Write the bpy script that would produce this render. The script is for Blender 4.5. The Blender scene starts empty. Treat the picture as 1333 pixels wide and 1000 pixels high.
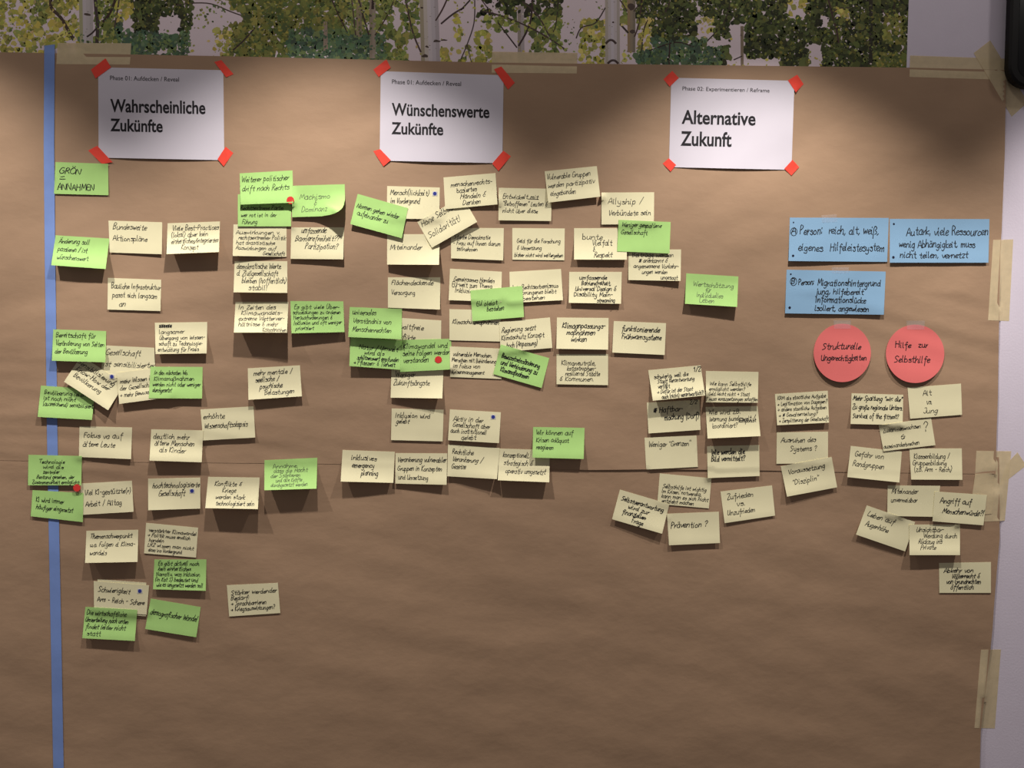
import bpy, math, random
from mathutils import Vector, Matrix, noise

S = bpy.context.scene
C = S.collection
random.seed(7)

# ------------------------------------------------------------------ camera
W_PX, H_PX, F_PX = 1333.0, 1000.0, 1000.0
DIST = 1.81
cam_rot = (Matrix.Rotation(math.radians(-2.3), 3, 'Z')
           @ Matrix.Rotation(math.radians(88.0), 3, 'X')
           @ Matrix.Rotation(math.radians(0.63), 3, 'Z'))
cam_loc = Vector((0.0, -DIST, 1.50))
cd = bpy.data.cameras.new('camera')
cd.sensor_fit = 'HORIZONTAL'
cd.sensor_width = 36.0
cd.lens = 36.0 * F_PX / W_PX
cd.clip_start = 0.01
cam = bpy.data.objects.new('camera', cd)
cam.matrix_world = Matrix.Translation(cam_loc) @ cam_rot.to_4x4()
C.objects.link(cam)
S.camera = cam


def P(px, py, h=0.0):
    """point of the scene on the plane h metres in front of the wall (wall is y = 0)"""
    d = cam_rot @ Vector(((px - W_PX / 2) / F_PX, (H_PX / 2 - py) / F_PX, -1.0))
    t = (-h - cam_loc.y) / d.y
    return cam_loc + d * t


MM = 0.001
PXM = 0.00181      # metres per pixel on the wall, about

# ------------------------------------------------------------------ light
wd = bpy.data.worlds.new('room_light')
S.world = wd
wd.use_nodes = True
bgn = wd.node_tree.nodes['Background']
bgn.inputs[0].default_value = (1.0, 0.90, 0.90, 1)
bgn.inputs[1].default_value = 0.12

SPOT_Z, SPOT_D, SPOT_W, SPOT_ANG, SPOT_BLEND = 2.715, 0.50, 69.0, 91.0, 0.55
SPILL_W = 2.5
for px in (-680, -130, 424, 985, 1515):
    q = P(px, 90 + (px - 424) * 0.02)
    # a downlight: the beam of its reflector and the weak wide spill around it
    for nm, watts, ang, blend in (('downlight_beam', SPOT_W, SPOT_ANG, SPOT_BLEND), ('downlight_spill', SPILL_W, 172.0, 0.3)):
        ld = bpy.data.lights.new(nm, 'SPOT')
        ld.energy = watts
        ld.color = (1.0, 0.94, 0.88)
        ld.spot_size = math.radians(ang)
        ld.spot_blend = blend
        ld.shadow_soft_size = 0.016 if watts > 20 else 0.05
        lo = bpy.data.objects.new(nm, ld)
        lo.location = (q.x, -SPOT_D, SPOT_Z)
        C.objects.link(lo)

S.view_settings.view_transform = 'Standard'
S.view_settings.look = 'None'
S.view_settings.exposure = 0.0
S.view_settings.gamma = 1.0
S.view_settings.use_curve_mapping = False


# ------------------------------------------------------------------ materials
def mat(name, col, rough=0.85, vary=0.0, vscale=40.0, bump=0.0, bscale=80.0, alpha=1.0, stretch=(1, 1, 1), sheen=0.0, spec=0.25):
    m = bpy.data.materials.new(name)
    m.use_nodes = True
    nt = m.node_tree
    b = nt.nodes['Principled BSDF']
    b.inputs['Base Color'].default_value = (*col, 1)
    b.inputs['Roughness'].default_value = rough
    b.inputs['Specular IOR Level'].default_value = spec
    b.inputs['Alpha'].default_value = alpha
    if vary or bump:
        tc = nt.nodes.new('ShaderNodeTexCoord')
        mp = nt.nodes.new('ShaderNodeMapping')
        mp.inputs['Scale'].default_value = stretch
        nt.links.new(tc.outputs['Object'], mp.inputs['Vector'])
    if vary:
        n = nt.nodes.new('ShaderNodeTexNoise')
        n.inputs['Scale'].default_value = vscale
        n.inputs['Detail'].default_value = 5
        r = nt.nodes.new('ShaderNodeValToRGB')
        r.color_ramp.elements[0].position = 0.3
        r.color_ramp.elements[1].position = 0.7
        r.color_ramp.elements[0].color = (*[c * (1 - vary) for c in col], 1)
        r.color_ramp.elements[1].color = (*[min(1, c * (1 + vary)) for c in col], 1)
        nt.links.new(mp.outputs[0], n.inputs['Vector'])
        nt.links.new(n.outputs['Fac'], r.inputs[0])
        nt.links.new(r.outputs[0], b.inputs['Base Color'])
    if bump:
        n2 = nt.nodes.new('ShaderNodeTexNoise')
        n2.inputs['Scale'].default_value = bscale
        n2.inputs['Detail'].default_value = 6
        bp = nt.nodes.new('ShaderNodeBump')
        bp.inputs['Strength'].default_value = 1.0
        bp.inputs['Distance'].default_value = bump
        nt.links.new(mp.outputs[0], n2.inputs['Vector'])
        nt.links.new(n2.outputs['Fac'], bp.inputs['Height'])
        nt.links.new(bp.outputs[0], b.inputs['Normal'])
    return m


M = {}
M['kraft'] = mat('kraft_paper', (0.435, 0.282, 0.178), 0.72, 0.04, 9, 0.0022, 9, stretch=(1, 1, 1.5), spec=0.3)
M['wall'] = mat('white_wall_paint', (0.82, 0.745, 0.86), 0.9, 0.015, 20, 0.0003, 200)
M['floor'] = mat('grey_floor', (0.10, 0.095, 0.09), 0.8, 0.1, 8)
M['y'] = mat('yellow_note_paper', (0.93, 0.865, 0.56), 0.9, 0.02, 25)
M['g'] = mat('green_note_paper', (0.49, 0.80, 0.26), 0.9, 0.03, 25)
M['b'] = mat('blue_card', (0.30, 0.51, 0.74), 0.9, 0.015, 25)
M['r'] = mat('red_card', (0.88, 0.20, 0.19), 0.9, 0.015, 25)
M['white'] = mat('white_paper', (0.75, 0.705, 0.785), 0.8, 0.01, 20)
M['ink'] = mat('black_ink', (0.018, 0.017, 0.02), 0.6)
M['pencil'] = mat('grey_pencil', (0.12, 0.15, 0.09), 0.6)
M['print'] = mat('printed_black', (0.02, 0.018, 0.022), 0.7)
M['redtape'] = mat('red_tape', (0.98, 0.08, 0.05), 0.65, 0.03, 60)
M['bluetape'] = mat('blue_tape', (0.23, 0.35, 0.74), 0.7, 0.03, 60)
M['masktape'] = mat('masking_tape', (0.92, 0.77, 0.50), 0.7, 0.05, 60, 0.0002, 90, alpha=0.58)
M['cleartape'] = mat('clear_tape', (0.75, 0.78, 0.85), 0.25, alpha=0.08, spec=0.5)
M['reddot'] = mat('red_dot', (0.85, 0.06, 0.05), 0.6)
M['bluedot'] = mat('blue_dot', (0.035, 0.05, 0.32), 0.6)
M['dotback'] = mat('sticker_backing', (0.80, 0.80, 0.86), 0.5, alpha=0.55)
M['hole'] = mat('dark_dot', (0.01, 0.01, 0.03), 0.7)
M['black'] = mat('black_plastic', (0.006, 0.005, 0.005), 0.55)
M['screen'] = mat('dark_glass', (0.004, 0.004, 0.005), 0.3)
mm = bpy.data.materials.new('printed_forest')
mm.use_nodes = True
_a = mm.node_tree.nodes.new('ShaderNodeAttribute')
_a.attribute_name = 'print_colour'
mm.node_tree.nodes['Principled BSDF'].inputs['Roughness'].default_value = 0.75
mm.node_tree.nodes['Principled BSDF'].inputs['Specular IOR Level'].default_value = 0.2
mm.node_tree.links.new(_a.outputs['Color'], mm.node_tree.nodes['Principled BSDF'].inputs['Base Color'])
M['mural'] = mm


# ------------------------------------------------------------------ helpers
def obj(name, verts, faces, m, parent=None, smooth=False, smooth_n=None):
    me = bpy.data.meshes.new(name)
    if parent is None and verts:                       # origin at the thing itself
        o0 = sum((Vector(v) for v in verts), Vector()) / len(verts)
    else:
        o0 = Vector((0, 0, 0))
    pl = parent.location if parent is not None else Vector((0, 0, 0))
    me.from_pydata([Vector(v) - o0 - pl for v in verts], [], faces)
    me.materials.append(M[m] if isinstance(m, str) else m)
    if smooth:
        n = len(me.polygons) if smooth_n is None else smooth_n
        for i in range(n):
            me.polygons[i].use_smooth = True
    me.update()
    o = bpy.data.objects.new(name, me)
    o.location = o0
    C.objects.link(o)
    if parent is not None:
        o.parent = parent
    return o


def tag(o, label, cat=None, group=None, kind=None):
    if label: o['label'] = label
    if cat: o['category'] = cat
    if group: o['group'] = group
    if kind: o['kind'] = kind
    return o


def pl(pts, x):
    """piecewise linear"""
    if x <= pts[0][0]: return pts[0][1]
    for (a, b), (c, d) in zip(pts, pts[1:]):
        if x <= c: return b + (d - b) * (x - a) / (c - a)
    return pts[-1][1]


def sheet_mesh(G, nu, nv, t):
    """G[j][i] world points of the front; returns verts, faces of a thin sheet (t thick, towards the wall)"""
    V, F = [], []
    for j in range(nv + 1):
        for i in range(nu + 1): V.append(G[j][i])
    n = len(V)
    back = [v + Vector((0, t, 0)) for v in V]
    V = V + back
    idx = lambda i, j: j * (nu + 1) + i
    for j in range(nv):
        for i in range(nu):
            F.append((idx(i, j), idx(i, j + 1), idx(i + 1, j + 1), idx(i + 1, j)))
    for j in range(nv):
        for i in range(nu):
            F.append((n + idx(i, j), n + idx(i + 1, j), n + idx(i + 1, j + 1), n + idx(i, j + 1)))
    nsm = len(F)
    rim = [idx(i, 0) for i in range(nu)] + [idx(nu, j) for j in range(nv)] + \
          [idx(i, nv) for i in range(nu, 0, -1)] + [idx(0, j) for j in range(nv, 0, -1)]
    k = len(V)
    for a in rim: V.append(V[a])
    for a in rim: V.append(V[n + a])
    m_ = len(rim)
    for q in range(m_):
        r = (q + 1) % m_
        F.append((k + q, k + r, k + m_ + r, k + m_ + q))
    return V, F, nsm


# ------------------------------------------------------------------ the setting
def box_verts(x0, x1, y0, y1, z0, z1):
    V = [(x0, y0, z0), (x1, y0, z0), (x1, y1, z0), (x0, y1, z0), (x0, y0, z1), (x1, y0, z1), (x1, y1, z1), (x0, y1, z1)]
    F = [(0, 3, 2, 1), (4, 5, 6, 7), (0, 1, 5, 4), (1, 2, 6, 5), (2, 3, 7, 6), (3, 0, 4, 7)]
    return V, F


wall = obj('wall_back', *box_verts(-3.0, 3.0, 0.0, 0.1, 0.0, 2.8), 'wall')
tag(wall, None, None, None, 'structure')
fl = obj('floor', *box_verts(-3.0, 3.0, -3.5, 0.1, -0.05, 0.0), 'floor')
tag(fl, None, None, None, 'structure')

# ------------------------------------------------------------------ brown paper: two sheets
TOP = [(-200, 65), (0, 68), (57, 69), (180, 71), (334, 74), (634, 81.4), (934, 85), (1180, 88), (1330, 91.5)]
SEAM = [(-200, 596), (0, 599.5), (100, 601), (420, 604), (620, 608), (770, 612), (860, 611), (1000, 612.7), (1090, 614.6), (1310, 617.5)]
RIGHT_UP = [(80, 1310), (140, 1309), (200, 1308), (250, 1306), (300, 1304), (330, 1302), (400, 1301), (450, 1300), (520, 1299), (560, 1297.5), (620, 1296)]
RIGHT_LO = [(560, 1300), (617, 1300.7), (700, 1301.5), (740, 1298), (790, 1294), (820, 1292), (845, 1289.5), (890, 1284), (948, 1277), (1000, 1275.5), (1130, 1272)]
X_L, Y_B = -170.0, 1120.0


def wrinkle(px, py):
    q = P(px, py)
    x, z = q.x, q.z
    k = min(1.0, max(0.0, (py - 380) / 250.0))
    t = math.radians(28 - 42 * k)                      # creases climb to the right above, fall below
    c, d = math.cos(t), math.sin(t)
    xr, zr = x * c + z * d, -x * d + z * c
    a = noise.noise(Vector((xr * 1.8, zr * 6.5, 3.1)))
    b = noise.noise(Vector((xr * 4.5 + a, zr * 15.0, 9.7)))
    e = noise.noise(Vector((x * 11.0, z * 16.0, 1.7)))
    h = 2.7 * a + 1.4 * b + 0.32 * e
    return max(-1.9, h) * MM


def upper_h(px, py):
    s = pl(SEAM, px)
    e = max(0.0, 1 - (s - py) / 40.0) if py < s else 1.0
    r = pl(RIGHT_UP, py)
    k = max(0.0, 1 - (r - px) / 30.0)
    return (2.95 + (0.1 + 1.8 * math.exp(-((px - 850) / 170) ** 2)) * e * e) * MM + wrinkle(px, py) + k * k * 3.0 * MM


def lower_h(px, py):
    r = pl(RIGHT_LO, py)
    k = max(0.0, 1 - (r - px) / 30.0)
    return 2.65 * MM + wrinkle(px, py) + (k * k * 3.0 * MM if py > 640 else 0)


def paper_h(px, py):
    if py < pl(TOP, px): return 0.6 * MM
    if py <= pl(SEAM, px) and px <= pl(RIGHT_UP, py): return upper_h(px, py)
    if py > pl(SEAM, px) and px <= pl(RIGHT_LO, py): return lower_h(px, py)
    return 0.0


def kraft(nm, top, bottom, right, hf, nu, nv, label):
    G = []
    for j in range(nv + 1):
        row = []
        for i in range(nu + 1):
            u, v = i / nu, j / nv
            x = X_L + (1300 - X_L) * u
            y = top(x) + (bottom(x) - top(x)) * v
            x = X_L + (pl(right, y) - X_L) * u
            y = top(x) + (bottom(x) - top(x)) * v
            row.append(P(x, y, hf(x, y)))
        G.append(row)
    V, F, n = sheet_mesh(G, nu, nv, 0.12 * MM)
    o = obj(nm, V, F, 'kraft', None, True, n)
    tag(o, label, 'brown paper', 'brown paper sheets covering the wall')
    return o


kraft('kraft_paper_sheet', lambda x: pl(TOP, x), lambda x: pl(SEAM, x), RIGHT_UP, upper_h, 280, 120,
      'upper sheet of brown kraft paper carrying the three white title sheets')
kraft('kraft_paper_sheet', lambda x: pl(SEAM, x) - 22, lambda x: Y_B, RIGHT_LO, lower_h, 280, 120,
      'lower sheet of brown kraft paper, mostly bare, tucked under the upper one')

# ------------------------------------------------------------------ stroke alphabet for the handwriting
# two characters a point: x, y (hex); base line y = 4, small letters to 9, tall ones to d, tails to 0
GL = {
 'a': (5, '49 29 07 05 24 45 49|49 45 54'), 'b': (5, '0d 04|07 29 47 45 24 04'), 'c': (4, '48 29 07 05 24 45'),
 'd': (5, '47 29 07 05 24 46|4d 45 54'), 'e': (4, '06 37 48 29 07 05 24 45'), 'f': (4, '4c 3d 2b 24 20|09 49'),
 'g': (5, '48 29 07 05 24 46|49 42 20 01'), 'h': (5, '0d 04|06 29 48 44 54'), 'i': (2, '09 05 14|0b 0c'),
 'j': (3, '29 22 00|2b 2c'), 'k': (4, '0d 04|49 06 44'), 'l': (2, '0d 05 14'), 'm': (7, '09 04|07 29 37 34|37 59 68 64'),
 'n': (5, '09 04|06 29 48 44'), 'o': (5, '29 07 05 24 45 47 29'), 'p': (5, '09 00|07 29 47 45 24 05'),
 'q': (5, '48 29 07 05 24 46|49 40'), 'r': (3, '09 04|06 28 39'), 's': (4, '48 29 08 37 45 24 05'),
 't': (4, '2c 25 34 44|09 49'), 'u': (5, '09 05 24 46|49 45 54'), 'v': (4, '09 24 49'), 'w': (6, '09 14 38 44 69'),
 'x': (4, '09 44|49 04'), 'y': (5, '09 15 35|49 42 20 01'), 'z': (4, '09 49 04 44'),
 'ß': (5, '00 0b 2d 4b 29 47 45 24'),
 'A': (6, '04 3d 64|17 57'), 'B': (5, '04 0d 3d 4b 29 09|29 47 35 04'), 'C': (5, '5c 2d 09 06 24 55'),
 'D': (6, '04 0d 3c 59 46 04'), 'E': (4, '4d 0d 04 44|09 39'), 'F': (4, '04 0d 4d|09 39'), 'G': (6, '5c 2d 09 06 24 55 58 38'),
 'H': (6, '0d 04|5d 54|09 59'), 'I': (2, '0d 04'), 'J': (4, '1d 4d 45 24 06'), 'K': (5, '0d 04|5d 08 54'),
 'L': (4, '0d 04 44'), 'M': (7, '04 1d 36 6d 74'), 'N': (6, '04 0d 54 5d'), 'O': (6, '3d 0a 06 34 66 6a 3d'),
 'P': (5, '04 0d 3d 4b 29 08'), 'R': (5, '04 0d 3d 4b 29 08|29 54'), 'S': (5, '5c 2d 0b 29 47 35 04'),
 'T': (6, '0d 6d|3d 34'), 'U': (6, '0d 06 24 46 5d|5d 54'), 'V': (5, '0d 24 5d'), 'W': (8, '0d 24 4b 64 8d'),
 'Z': (5, '0d 5d 04 54'), '1': (3, '0a 2d 24'), '2': (4, '0b 2d 4b 04 44'), '0': (4, '2d 09 24 49 2d'),
 '.': (1, '04 05'), ',': (2, '15 03'), '-': (4, '08 38'), '/': (4, '03 4e'), '?': (4, '0b 2d 4b 28 27|24 25'),
 '!': (2, '1d 17|14 15'), '&': (5, '4d 1b 29 06 24 45|29 47'), '(': (3, '2e 09 22'), ')': (3, '0e 29 02'),
 ':': (2, '05 06|09 0a'), '"': (3, '0d 0b|2d 2b'), '=': (5, '07 57|0a 4b'), '>': (6, '07 57|39 57 35'), '+': (4, '06 46|28 24'),
 "'": (1, '0d 0b'), '#': (5, '06 4a|0a 46|05 58|09 5b|07 48|1b 44|3b 25'), '_': (5, '03 53'), '~': (5, '3d 08 48 12|06 12 34'),
}
for base, um in (('a', 'ä'), ('o', 'ö'), ('u', 'ü')): GL[um] = (GL[base][0], GL[base][1] + '|1b 1c|3b 3c')
for base, um in (('A', 'Ä'), ('O', 'Ö'), ('U', 'Ü')): GL[um] = (GL[base][0], GL[base][1] + '|1e 1f|4e 4f')
GLP = {}
for ch_, (w_, s_) in GL.items():
    GLP[ch_] = (w_, [[(int(p[0], 16), int(p[1], 16) - 4) for p in st.split()] for st in s_.split('|')])


def smooth_line(pts, n=3):
    if len(pts) < 3: return pts
    closed = pts[0] == pts[-1]
    out = []
    for i in range(len(pts) - 1):
        p1, p2 = pts[i], pts[i + 1]
        p0 = pts[i - 1] if i > 0 else (pts[-2] if closed else p1)
        p3 = pts[i + 2] if i + 2 < len(pts) else (pts[1] if closed else p2)
        for k in range(n):
            t = k / n
            f = lambda a, b, c, d: 0.5 * (2 * b + (c - a) * t + (2 * a - 5 * b + 4 * c - d) * t * t + (3 * b - a - 3 * c + d) * t ** 3)
            out.append((f(p0[0], p1[0], p2[0], p3[0]), f(p0[1], p1[1], p2[1], p3[1])))
    out.append(pts[-1])
    return out


def ribbon(pts, w, V, F, put):
    """flat ink line along pts (sheet pixels), half a width to each side"""
    n = len(pts)
    if n < 2: return
    b = len(V)
    for i, (x, y) in enumerate(pts):
        x0, y0 = pts[max(0, i - 1)]
        x1, y1 = pts[min(n - 1, i + 1)]
        dx, dy = x1 - x0, y1 - y0
        L = math.hypot(dx, dy) or 1e-6
        dx, dy = dx / L, dy / L
        ex = 0.0
        if i == 0: ex = -w * 0.4
        if i == n - 1: ex = w * 0.4
        cx, cy = x + dx * ex, y + dy * ex
        V.append(put(cx - dy * w / 2, cy + dx * w / 2))
        V.append(put(cx + dy * w / 2, cy - dx * w / 2))
    for i in range(n - 1):
        a = b + 2 * i
        F.append((a, a + 1, a + 3, a + 2))


def write_line(text, x0, x1, yb, xh, V, F, put, rng, w=0.8, slant=0.12):
    """text from x0 to x1 on the base line yb (sheet pixels, y down)"""
    adv, items = 0.0, []
    for ch in text:
        if ch == ' ':
            adv += 4.2
            continue
        g = GLP.get(ch)
        if g is None: continue
        items.append((ch, adv))
        adv += g[0] + 1.15
    sx = (x1 - x0) / max(adv - 1.1, 1)
    sy = xh / 5.0
    wob = rng.uniform(0, 6)
    w *= min(1.0, 0.55 + 0.45 * xh / 3.6)
    slant += rng.uniform(-0.06, 0.2) if w < 1 else 0
    for ch, a in items:
        jy = rng.uniform(-0.35, 0.35) + 0.4 * math.sin(a * 0.13 + wob)
        js = rng.uniform(0.88, 1.12)
        for st in GLP[ch][1]:
            pts = []
            for (gx, gy) in smooth_line([(p[0] + rng.uniform(-.34, .34), p[1] + rng.uniform(-.36, .36)) for p in st] if st[0] != st[-1] else st):
                pts.append((x0 + (a + gx * (0.9 + 0.1 * js)) * sx + slant * gy * sy, yb - (gy * js + jy) * sy))
            ribbon(pts, w, V, F, put)


# ------------------------------------------------------------------ sheets of paper on the wall
PLACED = []          # what already hangs there, for the ones laid over it


class Sheet:
    def __init__(s, c, nu=18, nv=12):
        s.c = [(c[0], c[1]), (c[2], c[3]), (c[4], c[5]), (c[6], c[7])]
        s.nu, s.nv = nu, nv
        (a, b, d, e) = s.c
        s.W = (math.dist(a, b) + math.dist(e, d)) / 2
        s.H = (math.dist(a, e) + math.dist(b, d)) / 2

    def px(s, u, v):
        a, b, d, e = s.c
        return ((a[0] * (1 - u) + b[0] * u) * (1 - v) + (e[0] * (1 - u) + d[0] * u) * v,
                (a[1] * (1 - u) + b[1] * u) * (1 - v) + (e[1] * (1 - u) + d[1] * u) * v)

    def uv(s, x, y):
        u = v = 0.5
        for _ in range(5):
            qx, qy = s.px(u, v)
            e = 1e-3
            ax, ay = s.px(u + e, v); bx, by = s.px(u, v + e)
            a, b, c, d = (ax - qx) / e, (bx - qx) / e, (ay - qy) / e, (by - qy) / e
            det = a * d - b * c or 1e-9
            rx, ry = x - qx, y - qy
            u += (d * rx - b * ry) / det
            v += (a * ry - c * rx) / det
        return u, v

    def drape(s, prof, lay=0.5 * MM, rounds=3):
        """height over the wall: own curl, but never through what hangs below"""
        nu, nv = s.nu, s.nv
        under = [[0.0] * (nu + 1) for _ in range(nv + 1)]
        xs = [p[0] for p in s.c]; ys = [p[1] for p in s.c]
        near = [q for q in PLACED if q.bb[0] < max(xs) + 2 and q.bb[1] > min(xs) - 2 and q.bb[2] < max(ys) + 2 and q.bb[3] > min(ys) - 2]
        for j in range(nv + 1):
            for i in range(nu + 1):
                x, y = s.px(i / nu, j / nv)
                h = paper_h(x, y)
                for q in near:
                    u, v = q.uv(x, y)
                    if -0.03 < u < 1.03 and -0.05 < v < 1.05 and q.inside(u, v):
                        h = max(h, q.h(u, v) + 0.35 * MM)
                under[j][i] = h + lay
        bl = [[0.0] * (nu + 1) for _ in range(nv + 1)]
        H = [[under[j][i] + prof(i / nu, j / nv) for i in range(nu + 1)] for j in range(nv + 1)]
        if near:
            # own profile rides on the paper, not on the step of the things below
            H = [[max(under[j][i], paper_h(*s.px(i / nu, j / nv)) + lay + prof(i / nu, j / nv)) for i in range(nu + 1)] for j in range(nv + 1)]
            for _ in range(rounds):
                N = [r[:] for r in H]
                for j in range(nv + 1):
                    for i in range(nu + 1):
                        t = n = 0
                        for dj in (-1, 0, 1):
                            for di in (-1, 0, 1):
                                jj, ii = min(nv, max(0, j + dj)), min(nu, max(0, i + di))
                                t += H[jj][ii]; n += 1
                        N[j][i] = max(t / n, under[j][i])
                H = N
        s.Hg = H
        s.bb = (min(xs), max(xs), min(ys), max(ys))
        PLACED.append(s)

    def inside(s, u, v): return True

    def h(s, u, v):
        u = min(1, max(0, u)) * s.nu; v = min(1, max(0, v)) * s.nv
        i, j = min(int(u), s.nu - 1), min(int(v), s.nv - 1)
        a, b = u - i, v - j
        H = s.Hg
        return (H[j][i] * (1 - a) + H[j][i + 1] * a) * (1 - b) + (H[j + 1][i] * (1 - a) + H[j + 1][i + 1] * a) * b

    def grid(s):
        return [[P(*s.px(i / s.nu, j / s.nv), s.Hg[j][i]) for i in range(s.nu + 1)] for j in range(s.nv + 1)]

    def put(s, x, y, e=0.3 * MM):
        u, v = x / s.W, y / s.H
        return P(*s.px(u, v), s.h(u, v) + e)

    def build(s, name, m, t=0.18 * MM):
        V, F, n = sheet_mesh(s.grid(), s.nu, s.nv, t)
        return obj(name, V, F, m, None, True, n)


class CurledSheet(Sheet):
    """a note whose lower right corner is rolled up: the corner reads rounded"""
    def px(s, u, v):
        k = 0.42
        du, dv = max(0.0, (u - (1 - k)) / k), max(0.0, (v - (1 - k)) / k)
        m = max(du, dv)
        if du > 0 and dv > 0:
            L = math.hypot(du, dv)
            f = m / L * 0.96
            du, dv = du * f, dv * f
            u, v = (1 - k) + k * du, (1 - k) + k * dv
        return Sheet.px(s, u, v)


def prof_note(ll, lr, p=1.7, corner=None):
    def f(u, v):
        t = max(0.0, (v - 0.18) / 0.82)
        h = (ll * (1 - u) + lr * u) * t ** p
        if corner:
            h += corner * (max(0, u - 0.45) / 0.55) ** 1.5 * (max(0, v - 0.3) / 0.7) ** 1.5
        return h * MM
    return f


NAMES = {'y': 'pale yellow', 'g': 'light green'}
GROUP = {'y': 'yellow sticky notes on the brown paper', 'g': 'green sticky notes on the brown paper'}


def note(col, c, lift, label, v=None, lines='', xh=None, w=0.66, ink='ink', cls=Sheet, corner=None, slant=0.12, seed=None):
    c = [float(x) for x in c.split()]
    ll, lr = lift if isinstance(lift, tuple) else (lift, lift)
    s = cls(c)
    s.drape(prof_note(ll, lr, corner=corner))
    o = s.build('sticky_note', col)
    tag(o, NAMES[col] + ' sticky note ' + label, 'sticky note', GROUP[col])
    if lines:
        L = [l for l in lines.split('|')]
        v0, v1 = [float(x) / 100 for x in v.split()]
        n = len(L)
        sp = (v1 - v0) * s.H / (n - 1) if n > 1 else 10
        x_h = xh or min(4.3, max(2.5, sp * 0.42))
        V, F = [], []
        rng = random.Random(len(PLACED) * 13 + 5)
        for i, l in enumerate(L):
            u0, u1, t = l.split(' ', 2)
            vb = v0 + (v1 - v0) * i / max(1, n - 1)
            write_line(t, float(u0) / 100 * s.W, float(u1) / 100 * s.W, vb * s.H, x_h, V, F, s.put, rng, w, slant)
        obj('handwriting', V, F, ink, o)
    return s, o


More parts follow.
